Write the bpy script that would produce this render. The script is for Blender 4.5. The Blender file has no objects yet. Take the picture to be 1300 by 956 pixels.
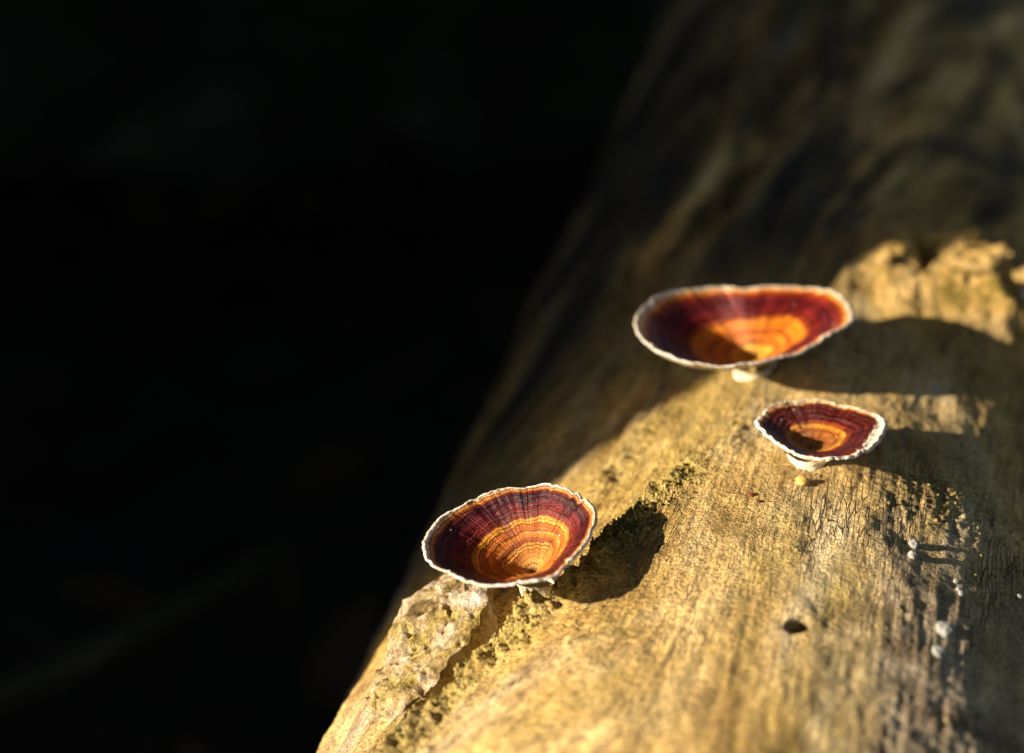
import bpy, bmesh, math, random
import numpy as np
from mathutils import Vector, Matrix

# ------------------------------------------------------------------ camera, sky, sun, exposure
SC = bpy.context.scene
COL = SC.collection
SUN_EL, SUN_AZ = math.radians(20.5), math.radians(19)          # azimuth measured from -X towards -Y
TO_SUN = Vector((-math.cos(SUN_AZ) * math.cos(SUN_EL), -math.sin(SUN_AZ) * math.cos(SUN_EL), math.sin(SUN_EL)))

cam_d = bpy.data.cameras.new('camera')
cam = bpy.data.objects.new('camera', cam_d)
COL.objects.link(cam)
cam.location = (0, 0, 0.75)
cam.rotation_euler = (math.radians(65), 0, 0)
cam_d.sensor_width = 36
cam_d.lens = 84.68
cam_d.clip_start, cam_d.clip_end = 0.02, 200
cam_d.dof.use_dof = True
cam_d.dof.focus_distance = 0.753
cam_d.dof.aperture_fstop = 4.8
cam_d.dof.aperture_blades = 9
SC.camera = cam

world = bpy.data.worlds.new('World')
SC.world = world
world.use_nodes = True
wn = world.node_tree
sky = wn.nodes.new('ShaderNodeTexSky')
sky.sky_type = 'NISHITA'
sky.sun_disc = False
sky.sun_elevation = SUN_EL
sky.sun_rotation = math.atan2(TO_SUN.x, TO_SUN.y)
wn.links.new(sky.outputs[0], wn.nodes['Background'].inputs[0])
wn.nodes['Background'].inputs[1].default_value = 0.05

sun_d = bpy.data.lights.new('sun', 'SUN')
sun_d.energy = 5.0
sun_d.angle = math.radians(0.5)
sun_d.color = (1.0, 0.89, 0.73)
sun = bpy.data.objects.new('sun', sun_d)
COL.objects.link(sun)
sun.rotation_euler = TO_SUN.to_track_quat('Z', 'Y').to_euler()

SC.view_settings.view_transform = 'Standard'
SC.view_settings.look = 'None'
SC.view_settings.exposure = 1.3
SC.view_settings.gamma = 1.0
SC.render.engine = 'CYCLES'
SC.cycles.use_denoising = True
SC.cycles.max_bounces = 6

# ------------------------------------------------------------------ numpy noise
_rs = np.random.RandomState(7)
_perm = _rs.permutation(256)
_perm = np.concatenate([_perm, _perm, _perm])
_grad = _rs.normal(size=(256, 3))
_grad /= np.linalg.norm(_grad, axis=1)[:, None]


def perlin(x, y, z):
    x, y, z = np.broadcast_arrays(np.asarray(x, float), np.asarray(y, float), np.asarray(z, float))
    xi, yi, zi = np.floor(x).astype(int), np.floor(y).astype(int), np.floor(z).astype(int)
    xf, yf, zf = x - xi, y - yi, z - zi
    u, v, w = (t * t * t * (t * (t * 6 - 15) + 10) for t in (xf, yf, zf))
    out = 0
    for dx in (0, 1):
        for dy in (0, 1):
            for dz in (0, 1):
                h = _perm[_perm[_perm[(xi + dx) & 255] + ((yi + dy) & 255)] + ((zi + dz) & 255)]
                g = _grad[h]
                d = g[..., 0] * (xf - dx) + g[..., 1] * (yf - dy) + g[..., 2] * (zf - dz)
                wt = (u if dx else 1 - u) * (v if dy else 1 - v) * (w if dz else 1 - w)
                out = out + d * wt
    return out * 1.6


def fbm(x, y, z, octaves=4, gain=0.5):
    a, s, f = 0, 1.0, 1.0
    for i in range(octaves):
        a = a + s * perlin(x * f + i * 7.3, y * f + i * 3.1, z * f + i * 5.7)
        s *= gain
        f *= 2.03
    return a


def sstep(a, b, x):
    t = np.clip((x - a) / (b - a), 0, 1)
    return t * t * (3 - 2 * t)


def blob(s, q, s0, q0, ws, wq):
    return np.exp(-((s - s0) / ws) ** 2 - ((q - q0) / wq) ** 2)


# ------------------------------------------------------------------ the shape of the fallen log
LOG_R = 0.175
LOG_AZ = math.radians(11.5)
AX = np.array([math.sin(LOG_AZ), math.cos(LOG_AZ), 0.0])
SD = np.array([math.cos(LOG_AZ), -math.sin(LOG_AZ), 0.0])
A0 = np.array([0.10, 0.70, 0.39 - LOG_R])


BAND_S = [-0.30, -0.105, -0.0887, -0.0698, -0.0345, -0.0021, 0.03, 0.30]
BAND_Q = [-0.20, -0.0947, -0.0794, -0.0646, -0.0496, -0.0357, -0.026, 0.02]


def band_d(s, q):
    return q - np.interp(s, BAND_S, BAND_Q)


def band_mask(s, q):
    """crumbly, algae grown seam that crosses the log right of the left cup"""
    d = band_d(s, q) + 0.004 + 0.006 * perlin(s * 45, q * 45, 14.0)
    w = np.where(d > 0, 0.010, 0.015)
    return np.exp(-np.abs(d / w) ** 2.4) * (1 - 0.85 * sstep(-0.03, 0.02, s))


def grain_q(s, q):
    """cross-grain coordinate: on the left flank the fibres run askew to the trunk"""
    k = sstep(0.00, -0.11, q)
    return q - 0.40 * (np.minimum(s, 0.15) + 0.04) * k - 0.22 * np.clip(s - 0.15, 0, 3)


def crust_mask(s, q):
    """broken bark outcrop at the far right"""
    sw = s + 0.010 * perlin(q * 40, s * 20, 33.0)
    qw = q + 0.006 * perlin(q * 30, s * 40, 35.0)
    m = sstep(0.122, 0.158, sw) * (1 - sstep(0.185, 0.245, sw)) * sstep(-0.010, 0.012 , qw - 0.25 * (s - 0.16)) * (1 - sstep(0.10, 0.14, q))
    return m


def log_disp(s, deg):
    """radial displacement in metres at axial position s (m) and angle deg from the crest"""
    q = np.radians(deg) * LOG_R
    th = np.radians(deg)
    cx, cy = np.sin(th) * LOG_R, np.cos(th) * LOG_R
    far = sstep(0.10, 0.35, s)
    d = 0.006 * fbm(cx * 7, cy * 7, s * 3 + 4, 2)
    d = d * (0.22 + 0.7 * far)
    # long furrows of the grain
    gq = grain_q(s, q)
    wq = gq + 0.004 * perlin(s * 9, q * 14, 3.3)
    fur = fbm(wq * 60, s * 5, 1.7, 3)
    flank = sstep(-0.045, -0.085, q)
    d = d + (0.0005 * (1 - 0.6 * sstep(0.02, 0.05, q)) + 0.0045 * far + 0.0022 * flank) * fur
    fine = fbm(wq * 420, s * 22, 9.1, 3)
    grain = 0.35 + 0.65 * sstep(-0.1, 0.3, perlin(s * 16, q * 22, 8.8))
    d = d + 0.00042 * fine * grain
    # fine granular relief
    g = fbm(s * 420, q * 520, 2.2, 3, 0.65)
    gm = 0.3 + 0.7 * sstep(-0.2, 0.3, perlin(s * 22, q * 26, 5.5))
    d = d + 0.00034 * g * gm
    # crumbly seam
    b = band_mask(s, q)
    lump = fbm(s * 95, q * 150, 6.6, 4, 0.6)
    d = d + b * (0.0014 + 0.0036 * lump + 0.0012 * g)
    # terrace: right of the seam the wood stands a few millimetres higher
    bd = band_d(s, q)
    d = d + (0.0030 + 0.0040 * sstep(-0.085, -0.06, s)) * sstep(-0.016, 0.000, bd) * np.exp(-np.clip(bd, 0, 1) / 0.045) * (1 - sstep(-0.02, 0.05, s))
    # small rough shelves
    b2 = np.exp(-np.abs((q + 0.066 - 0.43 * (s - 0.03)) / 0.007) ** 2) * sstep(-0.015, 0.01, s) * (1 - sstep(0.04, 0.08, s))
    d = d + b2 * (0.0015 + 0.0022 * lump)
    b3 = blob(s, q, -0.004, 0.040, 0.020, 0.022)
    d = d + b3 * (0.0003 + 0.0007 * lump + 0.0006 * g)
    d = d + blob(s, q, -0.0835, -0.0815, 0.009, 0.012) * (0.0040 + 0.0022 * lump)
    # broad soft unevenness
    mid = fbm(s * 38, q * 60, 15.5, 4, 0.55)
    d = d + 0.0011 * mid * (1 - 0.5 * far) * (1 - 0.5 * sstep(0.02, 0.05, q))
    d = d + 0.0006 * sstep(0.02, 0.06, q) * fbm(s * 30, q * 34, 25.5, 3)
    # crack left of the seam
    qc = -0.1120 + 0.45 * (s + 0.097) + 0.0022 * perlin(s * 60, 0.3, 1.1)
    w = 0.0048 * sstep(-0.035, -0.055, s) + 0.0008
    cr = np.exp(-((q - qc) / w) ** 2) * (1 - sstep(-0.045, -0.02, s)) * sstep(-0.30, -0.2, s)
    d = d - 0.021 * cr
    # hollow under the left cup
    d = d - 0.011 * blob(s, q, -0.058, -0.0955, 0.016, 0.0062)
    # broken outcrop
    c = crust_mask(s, q)
    big = fbm(s * 32, q * 34, 11.5, 4, 0.55)
    d = d + c * (1 + 0.7 * sstep(0.05, 0.09, q)) * (0.0125 + 0.0110 * big + 0.0026 * fbm(q * 100, s * 60, 31.0, 2))
    d = d - 0.006 * blob(s, q, 0.265, 0.05, 0.03, 0.06)
    # knot hole
    hs, hq = (s + 0.1010) / 0.0036, (q - 0.0030 - 0.25 * (s + 0.101)) / 0.0027
    d = d - 0.020 * np.exp(-(hs ** 2 + hq ** 2) ** 3)
    # steeper right flank
    qq = np.clip(q - 0.006 + 0.006 * perlin(s * 30, q * 20, 44.0), 0, 0.10)
    d = d - 1.05 * qq ** 2 * (1 - 0.4 * far)
    # keep the seats of the fungi calm
    return d


def log_point(s, deg, extra=0.0):
    th = np.radians(deg)
    r = LOG_R + log_disp(s, deg) + extra
    s = np.asarray(s, float)[..., None]
    r = np.asarray(r)[..., None]
    th = np.asarray(th)[..., None]
    return A0 + AX * s + r * (np.sin(th) * SD + np.cos(th) * np.array([0, 0, 1.0]))


def log_normal(s, deg):
    e = 0.0015
    p = log_point(np.array([s, s + e, s]), np.array([deg, deg, deg + 0.5]))
    n = np.cross(p[2] - p[0], p[1] - p[0])
    n /= np.linalg.norm(n)
    if n[2] < 0:
        n = -n
    return Vector(n)


# ------------------------------------------------------------------ mesh helpers
def mesh_obj(name, verts, faces, mat, parent=None, smooth=True):
    me = bpy.data.meshes.new(name)
    verts = np.asarray(verts, dtype=np.float32)
    if isinstance(faces, np.ndarray):
        n, k = faces.shape
        me.vertices.add(len(verts))
        me.vertices.foreach_set('co', verts.ravel())
        me.loops.add(n * k)
        me.loops.foreach_set('vertex_index', faces.astype(np.int32).ravel())
        me.polygons.add(n)
        me.polygons.foreach_set('loop_start', np.arange(0, n * k, k, dtype=np.int32))
        me.polygons.foreach_set('loop_total', np.full(n, k, dtype=np.int32))
        me.update(calc_edges=True)
    else:
        me.from_pydata([tuple(map(float, v)) for v in verts], [], faces)
        me.update()
    me.polygons.foreach_set('use_smooth', np.full(len(me.polygons), smooth))
    for m in (mat if isinstance(mat, (list, tuple)) else [mat]):
        me.materials.append(m)
    o = bpy.data.objects.new(name, me)
    COL.objects.link(o)
    if parent is not None:
        o.parent = parent
    return o


def grid_faces(nu, nv, wrap_v=False, off=0):
    """quads of an (nu, nv) vertex grid"""
    i = np.arange(nu - 1)[:, None]
    j = np.arange(nv if wrap_v else nv - 1)[None, :]
    j2 = (j + 1) % nv
    a = i * nv + j
    b = i * nv + j2
    c = (i + 1) * nv + j2
    d = (i + 1) * nv + j
    return np.stack([a, b, c, d], -1).reshape(-1, 4) + off


def empty(name, loc=(0, 0, 0)):
    o = bpy.data.objects.new(name, None)
    o.empty_display_size = 0.01
    o.location = loc
    COL.objects.link(o)
    return o


def tag(o, label=None, cat=None, group=None, kind=None):
    if label:
        o['label'] = label
    if cat:
        o['category'] = cat
    if group:
        o['group'] = group
    if kind:
        o['kind'] = kind
    return o


# ------------------------------------------------------------------ materials
class NT:
    def __init__(self, name):
        self.m = bpy.data.materials.new(name)
        self.m.use_nodes = True
        self.t = self.m.node_tree
        self.b = self.t.nodes['Principled BSDF']

    def n(self, kind, **kw):
        nd = self.t.nodes.new(kind)
        for k, v in kw.items():
            if k.startswith('i_'):
                nd.inputs[k[2:].replace('_', ' ')].default_value = v
            else:
                setattr(nd, k, v)
        return nd

    def l(self, a, b):
        self.t.links.new(a, b)

    def mapping(self, scale, src=None, loc=(0, 0, 0)):
        if src is None:
            src = self.n('ShaderNodeTexCoord').outputs['Object']
        mp = self.n('ShaderNodeMapping')
        mp.inputs['Scale'].default_value = scale
        mp.inputs['Location'].default_value = loc
        self.l(src, mp.inputs['Vector'])
        return mp.outputs[0]

    def noise(self, vec, scale, detail=4, rough=0.55, dist=0.0):
        nd = self.n('ShaderNodeTexNoise')
        nd.inputs['Scale'].default_value = scale
        nd.inputs['Detail'].default_value = detail
        nd.inputs['Roughness'].default_value = rough
        nd.inputs['Distortion'].default_value = dist
        self.l(vec, nd.inputs['Vector'])
        return nd.outputs['Fac']

    def ramp(self, fac, stops, interp='LINEAR'):
        nd = self.n('ShaderNodeValToRGB')
        nd.color_ramp.interpolation = interp
        e = nd.color_ramp.elements
        while len(e) < len(stops):
            e.new(0.5)
        for el, (p, c) in zip(e, stops):
            el.position = p
            el.color = (c[0], c[1], c[2], 1) if isinstance(c, (tuple, list)) else (c, c, c, 1)
        self.l(fac, nd.inputs[0])
        return nd.outputs[0]

    def mix(self, fac, a, b, mode='MIX'):
        nd = self.n('ShaderNodeMix', data_type='RGBA', blend_type=mode)
        for sock, v in ((nd.inputs[0], fac), (nd.inputs[6], a), (nd.inputs[7], b)):
            if isinstance(v, (int, float)):
                sock.default_value = v if sock == nd.inputs[0] else (v, v, v, 1)
            elif isinstance(v, tuple):
                sock.default_value = (*v, 1)
            else:
                self.l(v, sock)
        return nd.outputs[2]

    def math(self, op, a, b=None, clamp=False):
        nd = self.n('ShaderNodeMath', operation=op, use_clamp=clamp)
        for sock, v in ((nd.inputs[0], a), (nd.inputs[1], b)):
            if v is None:
                continue
            if isinstance(v, (int, float)):
                sock.default_value = v
            else:
                self.l(v, sock)
        return nd.outputs[0]

    def bump(self, height, dist, strength=1.0, normal=None):
        nd = self.n('ShaderNodeBump')
        nd.inputs['Distance'].default_value = dist
        nd.inputs['Strength'].default_value = strength
        self.l(height, nd.inputs['Height'])
        if normal is not None:
            self.l(normal, nd.inputs['Normal'])
        return nd.outputs[0]

    def attr(self, name):
        return self.n('ShaderNodeAttribute', attribute_name=name)

    def out(self, col=None, rough=None, normal=None, **kw):
        if col is not None:
            if isinstance(col, tuple):
                self.b.inputs['Base Color'].default_value = (*col, 1)
            else:
                self.l(col, self.b.inputs['Base Color'])
        if rough is not None:
            if isinstance(rough, (int, float)):
                self.b.inputs['Roughness'].default_value = rough
            else:
                self.l(rough, self.b.inputs['Roughness'])
        if normal is not None:
            self.l(normal, self.b.inputs['Normal'])
        for k, v in kw.items():
            self.b.inputs[k.replace('_', ' ')].default_value = v
        return self.m


def mat_wood():
    """weathered, barkless wood: log coordinates (across, along, radial) arrive in the attribute lp"""
    t = NT('weathered_wood')
    lp = t.attr('lp').outputs['Vector']          # x = arc across (m), y = along (m), z = displacement
    mask_node = t.attr('mask')
    mask = mask_node.outputs['Color']
    sep = t.n('ShaderNodeSeparateColor')
    t.l(mask, sep.inputs[0])
    seam, crust, farm = sep.outputs[0], sep.outputs[1], sep.outputs[2]
    v_long = t.mapping((1, 0.06, 1), lp)
    v_mid = t.mapping((1, 0.3, 1), lp)
    v_iso = t.mapping((1, 1, 1), lp)
    streak = t.noise(v_long, 420, 4, 0.6)
    streak2 = t.noise(v_long, 110, 4, 0.6, 0.4)
    mott = t.noise(v_mid, 30, 5, 0.6, 0.3)
    mott2 = t.noise(v_iso, 75, 5, 0.65, 0.2)
    patch = t.noise(v_mid, 13, 4, 0.55, 0.5)
    fine = t.noise(v_iso, 1100, 3, 0.7)
    grit = t.noise(v_iso, 520, 4, 0.7)
    base = t.ramp(mott, [(0.32, (0.36, 0.21, 0.06)), (0.45, (0.60, 0.39, 0.13)), (0.56, (0.70, 0.49, 0.21)), (0.68, (0.78, 0.62, 0.38))])
    green = t.ramp(mott2, [(0.36, (0.20, 0.135, 0.02)), (0.55, (0.46, 0.32, 0.055)), (0.7, (0.64, 0.46, 0.13))])
    gm = t.ramp(patch, [(0.50, 0.0), (0.64, 0.7)])
    c = t.mix(gm, base, green)
    gold = t.ramp(mott2, [(0.34, (0.38, 0.20, 0.03)), (0.5, (0.66, 0.40, 0.09)), (0.66, (0.80, 0.56, 0.20))])
    sxy = t.n('ShaderNodeSeparateXYZ')
    t.l(lp, sxy.inputs[0])
    fl = t.n('ShaderNodeMapRange')
    fl.inputs[1].default_value = -0.020
    fl.inputs[2].default_value = -0.070
    t.l(t.math('ADD', sxy.outputs[0], t.math('MULTIPLY', t.math('SUBTRACT', patch, 0.5), 0.10)), fl.inputs[0])
    c = t.mix(t.math('MULTIPLY', fl.outputs[0], 0.75), c, gold)
    grey = t.ramp(mott2, [(0.36, (0.26, 0.18, 0.11)), (0.62, (0.68, 0.54, 0.38))])
    patch2 = t.noise(t.mapping((1, 0.35, 1), lp, (3.1, 1.7, 0)), 16, 4, 0.6, 0.4)
    pm = t.ramp(patch2, [(0.50, 0.0), (0.66, 0.75)])
    c = t.mix(pm, c, grey)
    sg = t.ramp(grit, [(0.34, (0.10, 0.068, 0.012)), (0.5, (0.40, 0.28, 0.055)), (0.68, (0.60, 0.45, 0.16))])
    c = t.mix(t.math('MULTIPLY', seam, 0.85), c, sg)
    cc = t.ramp(mott2, [(0.38, (0.30, 0.20, 0.03)), (0.48, (0.56, 0.34, 0.09)), (0.62, (0.70, 0.46, 0.16))])
    c = t.mix(crust, c, cc)
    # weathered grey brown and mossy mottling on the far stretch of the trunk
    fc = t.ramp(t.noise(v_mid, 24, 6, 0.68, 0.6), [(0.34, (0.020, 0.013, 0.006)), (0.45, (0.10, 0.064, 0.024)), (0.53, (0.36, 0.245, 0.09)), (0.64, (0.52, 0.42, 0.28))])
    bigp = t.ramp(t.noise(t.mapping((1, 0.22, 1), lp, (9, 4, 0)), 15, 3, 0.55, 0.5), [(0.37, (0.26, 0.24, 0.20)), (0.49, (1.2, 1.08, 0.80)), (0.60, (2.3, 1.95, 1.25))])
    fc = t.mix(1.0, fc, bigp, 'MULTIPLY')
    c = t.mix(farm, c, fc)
    painted_shade = t.math('SUBTRACT', 1.0, mask_node.outputs['Alpha'])          # shade painted into the colour: left flank, knot hole and crack
    c = t.mix(t.math('MULTIPLY', painted_shade, 0.85), c, t.mix(1.0, c, (0.26, 0.30, 0.36), 'MULTIPLY'))
    st = t.ramp(streak, [(0.30, 0.50), (0.5, 0.95), (0.72, 1.25)])
    c = t.mix(0.5, c, t.mix(1.0, c, st, 'MULTIPLY'))
    st2 = t.ramp(streak2, [(0.30, 0.55), (0.5, 1.0), (0.7, 1.2)])
    c = t.mix(0.35, c, t.mix(1.0, c, st2, 'MULTIPLY'))
    blo = t.ramp(t.noise(t.mapping((1, 0.6, 1), lp, (5, 2, 0)), 55, 6, 0.7, 0.4), [(0.34, 0.50), (0.48, 0.95), (0.66, 1.25)])
    c = t.mix(0.8, c, t.mix(1.0, c, blo, 'MULTIPLY'))
    fg = t.ramp(fine, [(0.36, 0.40), (0.5, 1.0), (0.64, 1.5)])
    c = t.mix(0.8, c, t.mix(1.0, c, fg, 'MULTIPLY'))
    # pores and dark specks
    vor = t.n('ShaderNodeTexVoronoi', feature='F1')
    vor.inputs['Scale'].default_value = 170
    t.l(t.mapping((1, 0.6, 1), lp), vor.inputs['Vector'])
    sp = t.ramp(vor.outputs['Distance'], [(0.10, 1.0), (0.2, 0.0)])
    spm = t.math('MULTIPLY', sp, t.ramp(mott2, [(0.5, 0.0), (0.62, 0.8)]))
    c = t.mix(spm, c, (0.07, 0.045, 0.02))
    # drying checks: short dark cracks that follow the grain
    ck = t.n('ShaderNodeTexVoronoi', feature='DISTANCE_TO_EDGE')
    ck.inputs['Scale'].default_value = 600
    wv = t.n('ShaderNodeVectorMath', operation='ADD')
    t.l(t.mapping((1, 0.075, 0), lp), wv.inputs[0])
    nz = t.n('ShaderNodeTexNoise')
    nz.inputs['Scale'].default_value = 260
    t.l(t.mapping((1, 0.4, 0), lp), nz.inputs['Vector'])
    sc_ = t.n('ShaderNodeVectorMath', operation='SCALE')
    sc_.inputs['Scale'].default_value = 0.0018
    t.l(nz.outputs['Color'], sc_.inputs[0])
    t.l(sc_.outputs[0], wv.inputs[1])
    t.l(wv.outputs[0], ck.inputs['Vector'])
    ckm = t.math('MULTIPLY', t.ramp(ck.outputs['Distance'], [(0.02, 1.0), (0.11, 0.0)]), t.ramp(t.noise(v_mid, 48, 4, 0.65), [(0.50, 0.0), (0.62, 0.8)]))
    c = t.mix(ckm, c, (0.10, 0.065, 0.03))
    pit = t.ramp(grit, [(0.38, 0.35), (0.46, 1.0)])
    c = t.mix(0.6, c, t.mix(1.0, c, pit, 'MULTIPLY'))
    h = t.math('SUBTRACT', t.math('MULTIPLY', streak, 0.9), t.math('MULTIPLY', ckm, 0.7))
    h = t.math('ADD', h, t.math('ADD', t.math('MULTIPLY', grit, 1.1), t.math('MULTIPLY', fine, 0.6)))
    nrm = t.bump(h, 0.0018, 1.0)
    return t.out(c, 0.78, nrm, Specular_IOR_Level=0.25)


def mat_crust():
    """pale crusty bark with lichen"""
    t = NT('pale_crusty_bark')
    v = t.mapping((1, 1, 1))
    a = t.noise(v, 90, 6, 0.7, 0.6)
    b = t.noise(v, 420, 5, 0.7)
    g = t.noise(v, 60, 4, 0.6, 0.3)
    base = t.ramp(a, [(0.36, (0.10, 0.065, 0.02)), (0.44, (0.30, 0.20, 0.08)), (0.53, (0.48, 0.36, 0.22)), (0.64, (0.60, 0.50, 0.40))])
    gr = t.ramp(b, [(0.35, (0.16, 0.11, 0.02)), (0.65, (0.46, 0.33, 0.08))])
    c = t.mix(t.ramp(g, [(0.47, 0.0), (0.58, 0.8)]), base, gr)
    c = t.mix(0.6, c, t.mix(1.0, c, t.ramp(b, [(0.3, 0.5), (0.7, 1.35)]), 'MULTIPLY'))
    n = t.bump(t.math('ADD', t.math('MULTIPLY', a, 1.6), b), 0.0018, 1.0)
    return t.out(c, 0.85, n, Specular_IOR_Level=0.2)


def mat_cap(name, stops, ring_freq, ring_amt, zone, seed, pale_side=None):
    """zoned fungus cap; attribute pol = (cos, sin, t) with t from funnel to rim"""
    t = NT(name)
    pol = t.attr('pol').outputs['Vector']
    sep = t.n('ShaderNodeSeparateXYZ')
    t.l(pol, sep.inputs[0])
    tt = sep.outputs[2]
    w = t.noise(t.mapping((1, 1, 0.8), pol, (seed, 0, 0)), 2.2, 4, 0.6)
    w2 = t.noise(t.mapping((1, 1, 2.0), pol, (0, seed, 0)), 9.0, 3, 0.6)
    tw = t.math('ADD', tt, t.math('ADD', t.math('MULTIPLY', t.math('SUBTRACT', w, 0.5), 0.07), t.math('MULTIPLY', t.math('SUBTRACT', w2, 0.5), 0.035)))
    c = t.ramp(tw, stops)
    # fine concentric zones
    wob = t.math('ADD', t.math('MULTIPLY', tw, ring_freq), t.math('MULTIPLY', w, 2.0))
    rings = t.n('ShaderNodeTexNoise', noise_dimensions='1D')
    rings.inputs['Scale'].default_value = 1.0
    rings.inputs['Detail'].default_value = 2
    t.l(wob, rings.inputs['W'])
    rr = t.ramp(rings.outputs['Fac'], [(0.38, (0.18, 0.08, 0.05)), (0.47, (0.65, 0.42, 0.3)), (0.55, (1.0, 1.0, 1.0)), (0.66, (1.35, 1.4, 1.3))])
    c = t.mix(ring_amt, c, t.mix(1.0, c, rr, 'MULTIPLY'))
    # radial fibres
    fib = t.noise(t.mapping((1, 1, 0.06), pol), 34, 4, 0.65)
    fr = t.ramp(fib, [(0.34, (0.35, 0.25, 0.25)), (0.48, (0.9, 0.86, 0.86)), (0.66, (1.35, 1.3, 1.25))])
    c = t.mix(0.42, c, t.mix(1.0, c, fr, 'MULTIPLY'))
    fib2 = t.noise(t.mapping((1, 1, 0.25), pol, (seed, 3, 0)), 7, 4, 0.6)
    c = t.mix(0.6, c, t.mix(1.0, c, t.ramp(fib2, [(0.38, (0.45, 0.36, 0.36)), (0.52, (1.0, 1.0, 1.0))]), 'MULTIPLY'))
    blot = t.noise(t.mapping((1, 1, 1.2), pol, (seed, seed, 0)), 3.4, 5, 0.65, 0.5)
    br = t.ramp(blot, [(0.34, (0.30, 0.22, 0.28)), (0.46, (0.85, 0.8, 0.82)), (0.6, (1.1, 1.1, 1.1))])
    outer = t.ramp(tt, [(0.40, 0.15), (zone + 0.05, 0.9), (0.90, 0.8), (0.94, 0.0)])
    c = t.mix(outer, c, t.mix(1.0, c, br, 'MULTIPLY'))
    if pale_side is not None:
        dt = t.n('ShaderNodeVectorMath', operation='DOT_PRODUCT')
        t.l(pol, dt.inputs[0])
        dt.inputs[1].default_value = (math.cos(pale_side) * 0.5, math.sin(pale_side) * 0.5, 1.25)
        pmx = t.n('ShaderNodeMapRange')
        pmx.inputs[1].default_value = 1.66
        pmx.inputs[2].default_value = 1.74
        t.l(t.math('ADD', dt.outputs['Value'], t.math('MULTIPLY', w2, 0.30)), pmx.inputs[0])
        c = t.mix(pmx.outputs[0], c, (0.78, 0.66, 0.50))
    # pale specks of dust
    vor = t.n('ShaderNodeTexVoronoi', feature='F1')
    vor.inputs['Scale'].default_value = 420
    t.l(t.n('ShaderNodeTexCoord').outputs['Object'], vor.inputs['Vector'])
    sc = t.n('ShaderNodeSeparateColor')
    t.l(vor.outputs['Color'], sc.inputs[0])
    dust = t.math('MULTIPLY', t.ramp(vor.outputs['Distance'], [(0.10, 1.0), (0.17, 0.0)]), t.ramp(sc.outputs[0], [(0.93, 0.0), (0.94, 1.0)]))
    c = t.mix(dust, c, (0.62, 0.56, 0.5))
    h = t.math('ADD', t.math('MULTIPLY', rings.outputs['Fac'], 0.6), t.math('MULTIPLY', fib, 0.8))
    n = t.bump(h, 0.0007, 0.9)
    rough = t.ramp(fib, [(0.3, 0.24), (0.7, 0.50)])
    m = t.out(c, rough, n, Specular_IOR_Level=0.32)
    t.b.inputs['Subsurface Weight'].default_value = 0.0
    return m


def mat_pale(name, col, dark, scale=300, rough=0.7, sss=0.15):
    t = NT(name)
    v = t.mapping((1, 1, 1))
    a = t.noise(v, scale, 5, 0.65)
    b = t.noise(v, scale * 4, 3, 0.6)
    c = t.ramp(a, [(0.36, dark), (0.56, col)])
    n = t.bump(t.math('ADD', a, t.math('MULTIPLY', b, 0.4)), 0.0006, 0.7)
    t.b.inputs['Subsurface Weight'].default_value = sss
    t.b.inputs['Subsurface Scale'].default_value = 0.002
    return t.out(c, rough, n, Specular_IOR_Level=0.35)


def mat_noise(name, cols, scale, bump=0.001, rough=0.85, stretch=(1, 1, 1), spec=0.2):
    t = NT(name)
    v = t.mapping(stretch)
    a = t.noise(v, scale, 6, 0.65, 0.3)
    n = len(cols)
    c = t.ramp(a, [(0.32 + 0.36 * i / (n - 1), k) for i, k in enumerate(cols)])
    return t.out(c, rough, t.bump(a, bump, 1.0), Specular_IOR_Level=spec)


def mat_leaf(name, cols):
    t = NT(name)
    oi = t.n('ShaderNodeObjectInfo')
    v = t.mapping((1, 1, 1))
    a = t.noise(v, 9.0, 2, 0.6)
    c = t.ramp(a, [(0.35, cols[0]), (0.6, cols[1])])
    return t.out(c, 0.6, None, Specular_IOR_Level=0.3)


M_WOOD = mat_wood()
M_CRUST = mat_crust()
M_RIM = mat_pale('white_margin', (0.72, 0.66, 0.56), (0.44, 0.31, 0.18), 420, 0.7)
M_STEM = mat_pale('cream_stem', (0.70, 0.61, 0.44), (0.50, 0.38, 0.20), 260, 0.6)
M_UNDER = mat_pale('pale_pore_surface', (0.62, 0.52, 0.36), (0.48, 0.38, 0.22), 700, 0.7, 0.05)
M_GREY = mat_pale('grey_lichen', (0.34, 0.33, 0.29), (0.14, 0.135, 0.12), 700, 0.8, 0.0)
M_OCHRE = mat_pale('ochre_button', (0.62, 0.38, 0.10), (0.50, 0.28, 0.06), 300, 0.5)
M_CRUMB = mat_noise('crumbly_algae', [(0.10, 0.07, 0.012), (0.30, 0.22, 0.05), (0.52, 0.42, 0.18)], 260, 0.0006)
M_CRUMBB = mat_noise('reddish_crumb', [(0.12, 0.03, 0.01), (0.26, 0.09, 0.03)], 300, 0.0004)
M_SOIL = mat_noise('dark_humus', [(0.010, 0.008, 0.006), (0.022, 0.018, 0.013), (0.040, 0.032, 0.022)], 9, 0.02)
M_LITTER = mat_noise('wet_leaf_litter', [(0.012, 0.009, 0.006), (0.030, 0.022, 0.013), (0.055, 0.040, 0.022)], 3, 0.002)
M_BARKD = mat_noise('dark_bark', [(0.03, 0.024, 0.018), (0.07, 0.055, 0.04), (0.12, 0.10, 0.075)], 14, 0.015, stretch=(1, 1, 0.25))
M_MOSSY = mat_noise('mossy_rock', [(0.012, 0.016, 0.010), (0.028, 0.036, 0.020), (0.06, 0.065, 0.05)], 7, 0.01)
M_LEAF = mat_leaf('canopy_leaf', [(0.035, 0.06, 0.018), (0.07, 0.11, 0.03)])

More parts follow.
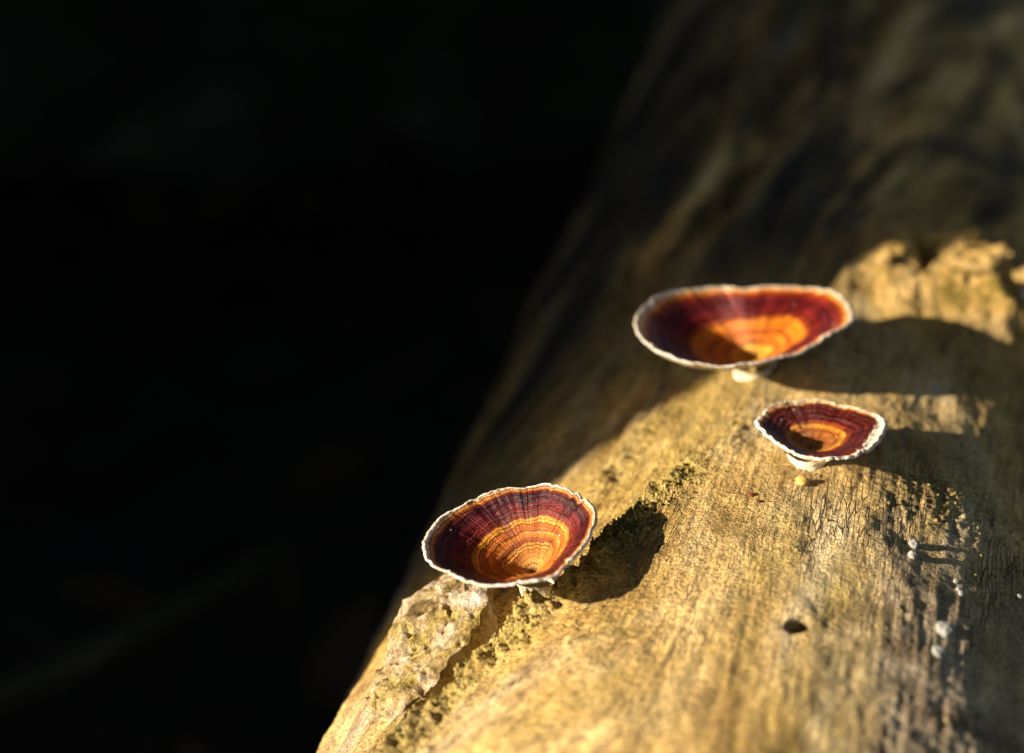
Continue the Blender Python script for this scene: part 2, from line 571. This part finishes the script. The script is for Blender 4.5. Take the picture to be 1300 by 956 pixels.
LEFT_STOPS = [(0.0, (0.16, 0.08, 0.03)), (0.035, (0.50, 0.30, 0.10)), (0.10, (0.80, 0.46, 0.09)), (0.20, (0.62, 0.24, 0.03)), (0.26, (0.74, 0.34, 0.045)),
              (0.33, (0.42, 0.10, 0.012)), (0.40, (0.72, 0.27, 0.025)), (0.47, (0.50, 0.12, 0.014)), (0.555, (0.88, 0.42, 0.04)), (0.585, (0.24, 0.035, 0.010)),
              (0.69, (0.20, 0.016, 0.010)), (0.78, (0.115, 0.010, 0.016)), (0.86, (0.075, 0.008, 0.012)), (0.905, (0.20, 0.028, 0.008)), (0.935, (0.75, 0.27, 0.03)), (0.965, (0.88, 0.62, 0.30))]
TOP_STOPS = [(0.0, (0.45, 0.22, 0.05)), (0.05, (0.85, 0.48, 0.07)), (0.19, (0.90, 0.46, 0.045)), (0.225, (0.50, 0.14, 0.015)), (0.31, (0.78, 0.24, 0.018)),
             (0.37, (0.46, 0.10, 0.012)), (0.41, (0.80, 0.23, 0.015)), (0.50, (0.86, 0.30, 0.018)), (0.535, (0.62, 0.14, 0.015)), (0.56, (0.19, 0.020, 0.009)),
             (0.68, (0.19, 0.013, 0.012)), (0.76, (0.11, 0.009, 0.013)), (0.86, (0.22, 0.020, 0.009)), (0.92, (0.55, 0.13, 0.015)), (0.945, (0.82, 0.36, 0.06)), (0.97, (0.88, 0.66, 0.38))]
SMALL_STOPS = [(0.0, (0.18, 0.09, 0.04)), (0.05, (0.66, 0.34, 0.08)), (0.16, (0.70, 0.33, 0.05)), (0.20, (0.30, 0.06, 0.02)), (0.28, (0.66, 0.28, 0.04)),
               (0.32, (0.34, 0.07, 0.015)), (0.40, (0.74, 0.30, 0.025)), (0.455, (0.85, 0.42, 0.04)), (0.485, (0.40, 0.07, 0.012)), (0.55, (0.17, 0.017, 0.007)),
               (0.70, (0.10, 0.010, 0.006)), (0.80, (0.18, 0.018, 0.007)), (0.88, (0.08, 0.009, 0.006)), (0.915, (0.62, 0.17, 0.015)), (0.94, (0.86, 0.52, 0.20)), (0.97, (0.88, 0.72, 0.5))]
M_CAPL = mat_cap('zoned_cap_maroon', LEFT_STOPS, 50.0, 0.80, 0.60, 1.3)
M_CAPT = mat_cap('zoned_cap_orange', TOP_STOPS, 22.0, 0.5, 0.54, 4.1)
M_CAPS = mat_cap('zoned_cap_brown', SMALL_STOPS, 40.0, 0.6, 0.47, 8.6, math.radians(-15))


# ------------------------------------------------------------------ ground
def build_ground():
    n = 240
    u = np.linspace(-1, 1, n)
    g = np.sign(u) * (np.abs(u) ** 2.6) * 60
    X, Y = np.meshgrid(g, g + 2.0, indexing='ij')
    Z = 0.05 * fbm(X * 0.7, Y * 0.7, 0.5, 4) * np.minimum(1, 0.35 + np.hypot(X, Y) / 6) + 0.012 * fbm(X * 6, Y * 6, 3.5, 3)
    v = np.stack([X, Y, Z], -1).reshape(-1, 3)
    o = mesh_obj('ground', v, grid_faces(n, n)[:, ::-1], M_SOIL)
    tag(o, kind='structure')
    return o


build_ground()


# ------------------------------------------------------------------ the fallen log
def build_log():
    s = np.concatenate([np.linspace(-1.0, -0.17, 40)[:-1], np.arange(-0.17, 0.26, 0.00085), np.linspace(0.26, 1.0, 300)[1:], np.linspace(1.0, 2.9, 60)[1:]])
    dg = np.concatenate([np.linspace(-180, -72, 36)[:-1], np.arange(-72, 34, 0.26), np.linspace(34, 180, 60)[1:-1]])
    S, D = np.meshgrid(s, dg, indexing='ij')
    P = log_point(S, D)
    disp = log_disp(S, D)
    q = np.radians(D) * LOG_R
    nv = len(dg)
    verts = P.reshape(-1, 3)
    faces = grid_faces(len(s), nv, wrap_v=True)
    v2 = np.concatenate([verts, [A0 + AX * s[0], A0 + AX * s[-1]]])
    j = np.arange(nv)
    k0, k1 = len(verts), len(verts) + 1
    base = (len(s) - 1) * nv
    endf = np.concatenate([np.stack([j, np.full(nv, k0), (j + 1) % nv, (j + 1) % nv], -1)[:, :4]])
    # closing fans are made as quads with a doubled centre ring to stay pure quads
    ring0 = v2[:nv] * 0.02 + v2[k0] * 0.98
    ring1 = v2[base:base + nv] * 0.02 + v2[k1] * 0.98
    v3 = np.concatenate([verts, ring0, ring1])
    o0, o1 = len(verts), len(verts) + nv
    e0 = np.stack([j, o0 + j, o0 + (j + 1) % nv, (j + 1) % nv], -1)
    e1 = np.stack([base + j, base + (j + 1) % nv, o1 + (j + 1) % nv, o1 + j], -1)
    faces = np.concatenate([faces, e0, e1])
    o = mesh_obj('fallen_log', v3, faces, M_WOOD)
    me = o.data
    lp = np.zeros((len(v3), 3), np.float32)
    lp[:len(verts)] = np.stack([grain_q(S, q), S, disp], -1).reshape(-1, 3)
    lp[len(verts):] = v3[len(verts):]
    a = me.attributes.new('lp', 'FLOAT_VECTOR', 'POINT')
    a.data.foreach_set('vector', lp.ravel())
    mk = np.zeros((len(v3), 4), np.float32)
    seam = band_mask(S, q)
    b2 = np.exp(-np.abs((q + 0.066 - 0.43 * (S - 0.03)) / 0.009) ** 2) * sstep(-0.015, 0.01, S) * (1 - sstep(0.04, 0.08, S))
    b3 = blob(S, q, -0.004, 0.040, 0.022, 0.025)
    edge = 0.5 * fbm(S * 60, q * 60, 21.0, 3)
    seam = np.clip(np.maximum(seam, np.maximum(0.8 * b2, 0.35 * b3)) * (1 + edge) + 0.3 * edge * (seam > 0.15), 0, 1)
    crust = np.clip(crust_mask(S, q) * 1.8, 0, 1)
    farm = sstep(0.06, 0.20, S - 0.04 + 0.05 * fbm(S * 8, q * 12, 2.0, 3) + 1.3 * np.clip(-q - 0.10, 0, 0.06) * sstep(-0.02, 0.03, S)) * (1 - crust)  # also reaches onto the lower left flank as painted shade
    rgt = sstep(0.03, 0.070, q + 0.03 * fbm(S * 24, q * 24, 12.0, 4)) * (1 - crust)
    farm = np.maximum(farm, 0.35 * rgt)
    mk[:len(verts), 0] = seam.ravel()
    mk[:len(verts), 1] = crust.ravel()
    mk[:len(verts), 2] = farm.ravel()
    painted_shade = sstep(-0.085, -0.125, q + 0.02 * fbm(S * 12, q * 12, 41.0, 3)) * sstep(-0.005, 0.045, S + 0.01 * fbm(S * 20, q * 20, 43.0, 3)) * (1 - 0.6 * sstep(0.25, 0.6, S))  # shade of the left flank, painted darker and bluish
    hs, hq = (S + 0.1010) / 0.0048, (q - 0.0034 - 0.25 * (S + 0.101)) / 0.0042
    painted_shade = np.maximum(painted_shade, np.exp(-(hs ** 2 + hq ** 2) ** 3))            # shade painted inside the knot hole
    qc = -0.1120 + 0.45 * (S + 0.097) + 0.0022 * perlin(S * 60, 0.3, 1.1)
    painted_shade = np.maximum(painted_shade, 0.8 * np.exp(-((q - qc + 0.002) / 0.0055) ** 2) * (1 - sstep(-0.045, -0.03, S)))   # shade painted along the crack
    mk[:len(verts), 3] = 1 - painted_shade.ravel()
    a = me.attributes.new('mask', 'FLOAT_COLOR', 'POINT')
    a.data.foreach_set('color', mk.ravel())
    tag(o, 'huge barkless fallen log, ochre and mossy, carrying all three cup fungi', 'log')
    return o


LOG = build_log()


def lump_mesh(nu, nv, amp, freq, seed, pw=2.0):
    """unit lump: noisy sphere grid (nu x nv) as verts, faces"""
    th = np.linspace(0.02, math.pi - 0.02, nu)
    ph = np.linspace(0, 2 * math.pi, nv, endpoint=False)
    T, P = np.meshgrid(th, ph, indexing='ij')
    x, y, z = np.sin(T) * np.cos(P), np.sin(T) * np.sin(P), np.cos(T)
    r = 1 + amp * fbm(x * freq + seed, y * freq, z * freq, 4, 0.55)
    v = np.stack([x * r, y * r, z * r], -1).reshape(-1, 3)
    return v, grid_faces(nu, nv, True)[:, ::-1]


def build_plate():
    """thick plate of crusty bark that still sits on the left flank, in front of the left cup"""
    nu, nv = 150, 170
    # outline in (s, deg) as polar around its centre; thick slab with a rounded, broken edge
    s0, d0 = -0.0700, -39.6
    ph = np.linspace(0, 2 * math.pi, nv, endpoint=False)
    rs = 0.031 + 0.004 * fbm(np.cos(ph) * 1.4, np.sin(ph) * 1.4, 0.4, 4)
    rq = 0.0180 + 0.0032 * fbm(np.cos(ph) * 1.8, np.sin(ph) * 1.8, 5.4, 4)
    e = 0.75
    cs, sn = np.sign(np.cos(ph)) * np.abs(np.cos(ph)) ** e, np.sign(np.sin(ph)) * np.abs(np.sin(ph)) ** e
    t = np.concatenate([np.linspace(0, 1, nu - 26), np.full(26, 1.0)])
    drop = np.concatenate([np.zeros(nu - 26), np.linspace(0.04, 1, 26)])
    T, CS = np.meshgrid(t, cs, indexing='ij')
    _, SN = np.meshgrid(t, sn, indexing='ij')
    DR = np.repeat(drop[:, None], nv, 1)
    ls, lq = CS * rs * T, SN * rq * T
    S = s0 + ls * 1.0
    Q = np.radians(d0) * LOG_R + lq + ls * 0.24
    flare = 1 + 0.0 * DR
    top = 0.0072 - 0.0030 * (lq / 0.0155) + 0.0055 * (ls / 0.034) + 0.0016 * fbm(S * 50, Q * 50, 2.0, 4, 0.55) + 0.0011 * fbm(S * 150, Q * 150, 4.0, 4, 0.6) - 0.0022 * sstep(0.15, 0.45, fbm(S * 90, Q * 120, 14.0, 3))
    top = top * (1 - 0.25 * np.clip(T, 0, 1) ** 8)
    h = top * (1 - DR) - 0.006 * DR
    wob = 1 - 0.10 * DR + 0.05 * fbm(CS * 2.2, SN * 2.2, DR * 3, 3)
    wob = np.where(DR > 0, wob, 1)
    S = s0 + ls * wob
    Q = np.radians(d0) * LOG_R + lq * wob + ls * wob * 0.24
    th = Q / LOG_R
    r = LOG_R + h
    P = A0 + AX * S[..., None] + r[..., None] * (np.sin(th)[..., None] * SD + np.cos(th)[..., None] * np.array([0, 0, 1.0]))
    o = mesh_obj('bark_plate', P.reshape(-1, 3), grid_faces(nu, nv, True)[:, ::-1], M_CRUST, LOG)
    tag(o, 'pale crusty plate of bark beside the left cup')


build_plate()


def build_crumbs():
    """loose granules along the crumbly seam and around the cups: one part made of countless grains"""
    rs = np.random.RandomState(3)
    V, F, off = [], [], 0
    ico = bmesh.new()
    bmesh.ops.create_icosphere(ico, subdivisions=1, radius=1)
    iv = np.array([v.co[:] for v in ico.verts])
    fi = np.array([[v.index for v in f.verts] for f in ico.faces])
    ico.free()
    n = 5200
    ss, dd = [], []
    while len(ss) < n:
        s = rs.uniform(-0.16, 0.10)
        q = rs.uniform(-0.125, 0.085)
        w = band_mask(s, q) * 1.0 + 0.08 * blob(s, q, -0.004, 0.040, 0.020, 0.022) + 0.004
        if rs.rand() < w * (0.6 + 0.8 * perlin(s * 60, q * 60, 4.4)):
            ss.append(s)
            dd.append(math.degrees(q / LOG_R))
    ss, dd = np.array(ss), np.array(dd)
    base = log_point(ss, dd)
    for p in base:
        r = 0.00018 + 0.0005 * rs.rand() ** 3
        k = iv * (1 + 0.35 * rs.normal(size=iv.shape) * 0.6) * r * rs.uniform(0.6, 1.3, 3)
        V.append(k + p + np.array([0, 0, r * 0.2]))
        F.append(fi + off)
        off += len(iv)
    o = mesh_obj('bark_crumbs', np.concatenate(V), np.concatenate(F), M_CRUMB, LOG)
    tag(o, kind='stuff')


build_crumbs()


# ------------------------------------------------------------------ cup fungi
def cup_fungus(label, centre, normal, radii, depth, expo, expo_lo, bottom, stem_foot, stem_r, mat, seed, ruffle=0.0, notch=None):
    """centre = middle of the rim plane; bottom = funnel point in rim-plane coordinates; radii every 10 degrees"""
    n = Vector(normal).normalized()
    ex = Vector((0, 1, 0)).cross(n).normalized()
    ey = n.cross(ex)
    root = empty('cup_fungus', stem_foot)
    tag(root, label, 'mushroom', 'cup fungi growing on the log')
    Mx = Matrix((ex, ey, n)).transposed().to_4x4()
    Mx.translation = Vector(centre) - Vector(stem_foot)
    nph = 288
    ph = np.linspace(0, 2 * math.pi, nph, endpoint=False)
    R = np.interp(ph, np.linspace(0, 2 * math.pi, 37), np.append(radii, radii[0])) 
    ker = np.ones(9) / 9
    R = np.convolve(np.concatenate([R[-4:], R, R[:4]]), ker, 'valid')
    c, s = np.cos(ph), np.sin(ph)
    edge = 0.018 * fbm(c * 5 + seed, s * 5, 0.2, 5, 0.6) + 0.010 * perlin(c * 30 + seed, s * 30, 0.7) - 0.03 * sstep(0.35, 0.6, perlin(c * 12, s * 12 + seed, 2.7))
    R = R * (1 + edge) - 0.0003
    rimz = 0.0011 * ruffle * fbm(c * 2.3 + seed, s * 2.3, 1.9, 3)
    bx, by = bottom

    def surf(t, side):
        """t (k,), side 0 = upper, 1 = lower"""
        T = t[:, None] if t.ndim == 1 else t
        x = bx * (1 - T) + R * c * T
        y = by * (1 - T) + R * s * T
        w = (0.5 + 0.5 * np.cos(ph - math.radians(198))) ** 1.3
        z = -depth * (1 - T) ** (expo * (1 - w) + expo_lo * w) + rimz * T ** 3
        z = z + (0.00035 * perlin(c * 3 + seed, s * 3, T * 4) + 0.00022 * perlin(c * 14, s * 14 + seed, T * 2.0) * T
                 + 0.00012 * np.sin(T * 60 + 2 * perlin(c * 1.5, s * 1.5 + seed, 0.2))) * np.minimum(1, T * 3)
        if notch is not None:
            na, nw, nd, nt = notch
            da = np.angle(np.exp(1j * (ph - na)))
            z = z - nd * np.exp(-(da / nw) ** 2) * sstep(nt, 1.0, T)
        if side:
            th = 0.0007 + 0.0016 * (1 - T) ** 1.5
            z = z - th
        return np.stack([x, y, z], -1)

    tr = 0.988
    t1 = np.linspace(0.0, tr, 90)
    t1[0] = 0.004
    up = surf(t1, 0)
    # centre dimple: pull the innermost rings down a little
    up[:, :, 2] -= (0.0012 * np.exp(-(t1 / 0.045) ** 2))[:, None]
    lo = surf(t1[::-1], 1)
    V = np.concatenate([up.reshape(-1, 3), lo.reshape(-1, 3)])
    nu = len(t1)
    F = np.concatenate([grid_faces(nu, nph, True), grid_faces(nu, nph, True, nu * nph)])
    # join upper and lower skin at the rim side
    cap = mesh_obj('cap', V, F, [mat, M_UNDER], root)
    cap.matrix_local = Mx
    mi = np.zeros(len(F), np.int32)
    mi[(nu - 1) * nph:] = 1
    cap.data.polygons.foreach_set('material_index', mi)
    pol = np.zeros((2 * nu, nph, 3), np.float32)
    pol[:, :, 0] = c
    pol[:, :, 1] = s
    pol[:nu, :, 2] = t1[:, None]
    pol[nu:, :, 2] = t1[::-1][:, None]
    a = cap.data.attributes.new('pol', 'FLOAT_VECTOR', 'POINT')
    a.data.foreach_set('vector', pol.ravel())
    # the white margin: a rolled, slightly thicker lip
    t0 = 0.968 + 0.012 * perlin(c * 2.1 + seed, s * 2.1, 0.4) + 0.009 * fbm(c * 15 + seed, s * 15, 0.4, 3)
    tl = t0[None, :] + (1.0 - t0[None, :]) * np.linspace(0, 1, 8)[:, None]
    A = surf(tl, 0)
    B = surf(tl[::-1], 1)
    k = len(tl)
    lift = 0.00022 * np.sin(np.linspace(0, math.pi, k))[:, None] * (1 + 0.8 * perlin(c * 22, s * 22, seed)[None, :])
    A[:, :, 2] += lift
    A[0, :, 2] -= 0.0003
    mid = (A[-1] + B[0]) / 2
    outw = np.stack([c, s, 0 * c], -1) * 0.0006
    ring = np.concatenate([A, (mid + outw)[None], B])
    rv = ring.reshape(-1, 3)
    rf = grid_faces(ring.shape[0], nph, True)
    rim = mesh_obj('rim', rv, rf, M_RIM, cap)
    # stem: short flared foot up to the funnel
    b = Mx @ Vector((bx, by, -depth - 0.0010))
    k = 26
    m = 48
    tt = np.linspace(0, 1, k)
    pa = np.linspace(0, 2 * math.pi, m, endpoint=False)
    rad = stem_r * (1.02 - 0.06 * np.sin(tt * math.pi) ** 0.8 * 1.0) * np.where(tt < 0.12, 1.0 + (0.12 - tt) * 0.8, 1)
    rad = rad * np.where(tt > 0.7, 1 + (tt - 0.7) * 0.9, 1)
    cen = np.outer(tt, np.array(b)) + np.outer(1 - tt, [0, 0, -0.003])
    wob = 1 + 0.07 * fbm(np.cos(pa)[None, :] * 1.5 + seed, np.sin(pa)[None, :] * 1.5, tt[:, None] * 2.5, 3)
    X = cen[:, None, 0] + rad[:, None] * np.cos(pa) * wob
    Y = cen[:, None, 1] + rad[:, None] * np.sin(pa) * wob
    Z = cen[:, None, 2] + 0 * X + 0.0004 * perlin(np.cos(pa)[None, :] * 3, np.sin(pa)[None, :] * 3, tt[:, None] * 5 + seed)
    mesh_obj('stem', np.stack([X, Y, Z], -1).reshape(-1, 3), grid_faces(k, m, True), M_STEM, root)
    return root


def foot(s, deg, sink=0.0008):
    return tuple(log_point(np.array(s), np.array(deg), -sink))


MM = 0.001
cup_fungus('dark maroon cup fungus with fine golden rings, leftmost, beside the crusty bark plate',
           (-2.0e-4, 0.6450, 0.3959), (-0.099, -0.109, 0.989),
           np.array([25.1, 26.4, 27.7, 28.9, 28.4, 28.3, 29.2, 28.5, 27.1, 26.5, 26.1, 25.7, 25.2, 25.3, 25.7, 26.2, 26.4, 26.7, 27.0, 26.9, 26.9, 26.4, 26.0, 25.8, 25.6, 26.6, 26.3, 25.5, 25.9, 26.4, 26.1, 24.9, 24.1, 23.6, 23.7, 24.2]) * MM,
           0.0180, 1.40, 0.79, (0.0056, 0.0046), foot(-0.0665, -27.0), 0.0060, M_CAPL, 2.7, 1.0, (math.radians(38), 0.05, 0.0016, 0.55))
cup_fungus('largest cup fungus, wide and red with a plain orange centre, behind the small one',
           (0.0807, 0.7748, 0.4096), (0.02, -0.03, 0.999),
           np.array([37.6, 40.8, 43.7, 45.9, 45.7, 42.9, 37.0, 33.2, 30.5, 29.5, 31.1, 31.2, 32.5, 33.9, 34.8, 35.6, 36.4, 37.1, 37.6, 38.3, 38.9, 38.7, 38.7, 39.5, 37.9, 36.1, 34.9, 32.7, 31.1, 29.8, 29.2, 28.9, 28.9, 30.0, 31.4, 34.2]) * MM,
           0.0182, 1.20, 0.66, (0.0058, 0.0072), foot(0.0715, -10.0), 0.0066, M_CAPT, 5.1, 1.0)
cup_fungus('smallest cup fungus, brown with golden rings and a broad white edge, beside an ochre button',
           (0.1005, 0.7012, 0.4045), (0.03, -0.01, 1.0),
           np.array([20.6, 21.9, 23.4, 23.3, 22.5, 21.9, 21.2, 20.8, 20.6, 20.3, 20.2, 20.2, 20.6, 21.1, 21.6, 21.5, 21.4, 21.2, 20.8, 20.4, 20.1, 20.0, 20.4, 20.9, 21.4, 21.1, 21.1, 21.0, 20.8, 20.3, 19.7, 19.2, 19.0, 18.9, 19.2, 19.5]) * MM,
           0.0082, 1.30, 1.05, (-0.0026, 0.0018), foot(-0.0060, -1.9), 0.0064, M_CAPS, 9.3, 1.0)


# ------------------------------------------------------------------ small growths on the log
def button(name, s, deg, r, mat, label, cat, group, seed, flat=0.85, amp=0.10):
    v, f = lump_mesh(22, 30, amp, 1.6, seed)
    v = v * np.array([1, 1, flat]) * r
    o = mesh_obj(name, v, f, mat)
    n = log_normal(s, deg)
    p = Vector(foot(s, deg, 0)) + n * r * flat * 0.40
    o.matrix_world = Matrix.Translation(p) @ n.to_track_quat('Z', 'Y').to_matrix().to_4x4()
    tag(o, label, cat, group)
    return o


button('fungus_button', -0.0165, -1.3, 0.0022, M_OCHRE, 'tiny ochre fungus button in front of the smallest cup', 'mushroom', None, 1.2)


# ------------------------------------------------------------------ the forest that shades the far part of the log
def crown_mesh(centre, radii, n, size, seed, hole=0.0):
    rs = np.random.RandomState(seed)
    clumps = rs.normal(size=(max(8, n // 90), 3))
    clumps /= np.linalg.norm(clumps, axis=1)[:, None]
    clumps *= rs.uniform(0.35, 1.0, (len(clumps), 1)) ** 0.6
    k = rs.randint(0, len(clumps), n)
    p = clumps[k] + rs.normal(size=(n, 3)) * 0.13
    p = p * np.array(radii) + np.array(centre)
    a = rs.normal(size=(n, 3))
    a /= np.linalg.norm(a, axis=1)[:, None]
    b = np.cross(a, rs.normal(size=(n, 3)))
    b /= np.linalg.norm(b, axis=1)[:, None]
    L = size * rs.uniform(0.6, 1.3, (n, 1))
    W = L * 0.32
    cup = np.cross(a, b) * L * 0.12
    v = np.stack([p - a * L, p + b * W + cup, p + a * L, p - b * W + cup], 1).reshape(-1, 3)
    f = np.arange(4 * n).reshape(n, 4)
    return v, f


def trunk_mesh(pts, rads, m=28, seed=0.0, amp=0.08, k=60):
    pts = np.array(pts, float)
    u = np.linspace(0, len(pts) - 1, k)
    P = np.stack([np.interp(u, range(len(pts)), pts[:, i]) for i in range(3)], -1)
    Rr = np.interp(u, range(len(rads)), rads)
    T = np.gradient(P, axis=0)
    T /= np.linalg.norm(T, axis=1)[:, None]
    ref = np.array([0.13, 0.97, 0.2])
    X = np.cross(T, ref)
    X /= np.linalg.norm(X, axis=1)[:, None]
    Y = np.cross(T, X)
    a = np.linspace(0, 2 * math.pi, m, endpoint=False)
    rr = Rr[:, None] * (1 + amp * fbm(np.cos(a)[None] * 2.2 + seed, np.sin(a)[None] * 2.2, u[:, None] * 0.8, 3))
    V = P[:, None] + rr[..., None] * (np.cos(a)[None, :, None] * X[:, None] + np.sin(a)[None, :, None] * Y[:, None])
    return V.reshape(-1, 3), grid_faces(k, m, True)


# the big tree whose trunk is shaped to throw the shadow edge across the log
HS = Vector((-math.cos(SUN_AZ), -math.sin(SUN_AZ), 0))
HP = Vector((-HS.y, HS.x, 0))
if HP.y < 0:
    HP = -HP
edge_pt = Vector((0.0615, 0.8146, 0)) + HS * 1.35
TR = 0.34
tc = edge_pt + HP * TR
root = empty('shade_tree', (tc.x, tc.y, 0))
tag(root, 'big dark tree standing left of the log, its trunk shading the far half', 'tree')
prof = [(-0.1, 0.085), (0.5, 0.066), (0.80, 0.058), (0.845, 0.053), (0.860, 0.040), (0.872, 0.008), (0.884, 0.0), (0.892, -0.013), (0.902, -0.022), (1.05, -0.026), (1.6, -0.03), (3.2, -0.06), (5.0, -0.17)]  # trunk radii stepped to shape the shadow edge on the log
v, f = trunk_mesh([(0.05 * max(0, z - 1.6), 0.05 * max(0, z - 1.6), z) for z, _ in prof], [TR + k for _, k in prof], 96, 1.0, 0.010, 130)
mesh_obj('trunk', v, f, M_BARKD, root)
v, f = crown_mesh((0.6, 0.4, 5.2), (3.6, 3.6, 1.5), 9000, 0.16, 5)
mesh_obj('crown', v, f, M_LEAF, root, smooth=False)

# an unseen thicket added behind it to keep the sun off the forest floor
rt = empty('shrub', (tc.x - 0.1, tc.y + 0.85, 0))
tag(rt, 'unseen dense leafy shrub added beside the big shading tree to shade the ground', 'shrub')
v, f = crown_mesh((0.0, 0.35, 1.3), (0.8, 1.5, 1.5), 22000, 0.10, 8)
lv = v.reshape(-1, 4, 3)
hp = (lv[:, :, 0] + tc.x - 0.1) * HP.x + (lv[:, :, 1] + tc.y + 0.85) * HP.y
lv = lv[hp.min(axis=1) > 0.95]          # leaves that would shade the sunlit part of the log are dropped
v, f = lv.reshape(-1, 3), np.arange(4 * len(lv)).reshape(-1, 4)
mesh_obj('crown', v, f, M_LEAF, rt, smooth=False)
v, f = trunk_mesh([(0, 0.3, -0.1), (0.05, 0.3, 0.7), (0.0, 0.4, 1.6)], [0.07, 0.05, 0.02], 12, 2.0)
mesh_obj('trunk', v, f, M_BARKD, rt)


def forest_tree(label, x, y, h, r, cr, seed, n=7000):  # unseen trees, added so their crowns hold back sky light
    root = empty('forest_tree', (x, y, 0))
    tag(root, label, 'tree')
    v, f = trunk_mesh([(0, 0, -0.1), (0.05, 0.02, h * 0.3), (0.1, -0.1, h * 0.65), (0.0, 0.0, h)], [r * 1.3, r, r * 0.8, r * 0.3], 24, seed, 0.06)
    mesh_obj('trunk', v, f, M_BARKD, root)
    v, f = crown_mesh((0, 0, h), (cr, cr, cr * 0.35), n, 0.17, int(seed * 10) + 3)
    mesh_obj('crown', v, f, M_LEAF, root, smooth=False)


forest_tree('unseen forest tree far behind the log with a broad leafy crown', 0.6, 7.5, 5.2, 0.22, 4.2, 2.0, 11000)
forest_tree('unseen forest tree standing right of the log with a broad leafy crown', 4.6, 2.5, 4.8, 0.20, 3.8, 3.0, 11000)
forest_tree('unseen forest tree standing left beyond the shading tree', -4.2, 5.2, 5.0, 0.20, 3.8, 4.0, 9000)
forest_tree('unseen forest tree behind the photographer with a high leafy crown', 1.6, -3.6, 5.4, 0.20, 3.6, 6.0, 9000)


def leaf_scatter():
    """dead leaves all over the forest floor"""
    rs = np.random.RandomState(12)
    n = 6000
    x = rs.uniform(-3.5, 3.0, n)
    y = rs.uniform(-1.0, 6.5, n)
    L = rs.uniform(0.02, 0.05, n)[:, None]
    a = rs.uniform(0, 2 * math.pi, n)
    u = np.stack([np.cos(a), np.sin(a), rs.normal(size=n) * 0.25], -1)
    w = np.stack([-np.sin(a), np.cos(a), rs.normal(size=n) * 0.35], -1)
    z = 0.05 * fbm(x * 0.7, y * 0.7, 0.5, 4) * np.minimum(1, 0.35 + np.hypot(x, y - 2) / 6) + 0.012 * fbm(x * 6, y * 6, 3.5, 3) + 0.012
    p = np.stack([x, y, z], -1)
    v = np.stack([p - u * L, p - u * L * 0.3 + w * L * 0.42, p + u * L * 0.4 + w * L * 0.36, p + u * L, p + u * L * 0.4 - w * L * 0.36 , p - u * L * 0.3 - w * L * 0.42], 1)
    v[:, [1, 2, 4, 5], 2] += 0.006
    v = v.reshape(-1, 3)
    i = np.arange(n)[:, None] * 6
    f = np.concatenate([i + np.array([[0, 1, 2, 3]]), i + np.array([[0, 3, 4, 5]])])
    tag(mesh_obj('leaf_litter', v, f, M_LITTER, smooth=False), kind='stuff')


leaf_scatter()


def branch(name, pts, rads, mat, label, cat, seed, group=None):
    v, f = trunk_mesh(pts, rads, 20, seed, 0.12)
    return tag(mesh_obj(name, v, f, mat), label, cat, group)


branch('fallen_branch', [(-0.50, 0.98, 0.01), (-0.24, 1.15, 0.04), (-0.13, 1.24, 0.06), (-0.04, 1.36, 0.03)], [0.007, 0.008, 0.007, 0.004], M_MOSSY,
       'thin dim branch lying on the forest floor at the lower left', 'branch', 3.3)
v, f = lump_mesh(60, 80, 0.28, 1.5, 5.0)
v = v * np.array([0.62, 0.40, 0.22])
o = mesh_obj('mossy_boulder', v, f, M_MOSSY)
o.location = (-0.10, 2.55, 0.04)
o.rotation_euler = (0, 0, 0.5)
tag(o, 'faint dark mossy boulder on the forest floor behind the log', 'boulder')
branch('rotten_log', [(-1.6, 2.05, 0.05), (-0.6, 2.30, 0.06), (0.0, 2.75, 0.07), (0.7, 3.4, 0.10)], [0.06, 0.055, 0.05, 0.04], M_MOSSY,
       'dark thin fallen trunk lying far back across the upper left', 'log', 7.1)

# grey lichen balls, white dots and reddish specks sitting on the log
button('lichen_ball', -0.0843, 14.8, 0.0029, M_GREY, 'largest grey ball of lichen, low on the right side of the log', 'lichen', 'grey lichen balls on the log', 2.2, 0.8, 0.22)
button('lichen_ball', -0.0977, 14.3, 0.0021, M_GREY, 'grey ball of lichen just below the largest one', 'lichen', 'grey lichen balls on the log', 3.2, 0.8, 0.22)
button('lichen_ball', -0.0401, 10.9, 0.0017, M_GREY, 'upper ball of the small grey lichen pair right of the middle', 'lichen', 'grey lichen balls on the log', 4.2, 0.9, 0.22)
button('lichen_ball', -0.0484, 10.8, 0.0016, M_GREY, 'lower ball of the small grey lichen pair right of the middle', 'lichen', 'grey lichen balls on the log', 5.2, 0.9, 0.22)
for (s_, d_, r_, w_) in [(-0.0523, 15.6, 0.0010, 'topmost'), (-0.0567, 15.9, 0.0009, 'middle'), (-0.0587, 16.2, 0.0011, 'lowest')]:
    button('lichen_dot', s_, d_, r_, M_GREY, w_ + ' of three tiny white lichen dots in a short row above the grey balls', 'lichen', 'row of tiny white lichen dots', s_ * 90, 0.8)
button('lichen_dot', 0.1568, 20.0, 0.0026, M_RIM, 'white lichen dot on the rough bark at the right edge', 'lichen', None, 6.6, 0.5)
button('lichen_dot', -0.0426, 22.7, 0.0011, M_GREY, 'pale dot on the shaded right flank', 'lichen', None, 7.7, 0.6)
button('bark_speck', -0.0271, -11.9, 0.0008, M_CRUMBB, 'single tiny reddish speck between the left and the smallest cup', 'crumb', None, 1.7, 0.6, 0.3)
button('bark_speck', -0.0279, -6.1, 0.0011, M_CRUMBB, 'larger reddish speck of a pair below the smallest cup', 'crumb', None, 2.7, 0.6, 0.3)
button('bark_speck', -0.0324, -5.2, 0.0008, M_CRUMBB, 'smaller dark reddish speck of a pair below the smallest cup', 'crumb', None, 3.7, 0.6, 0.3)
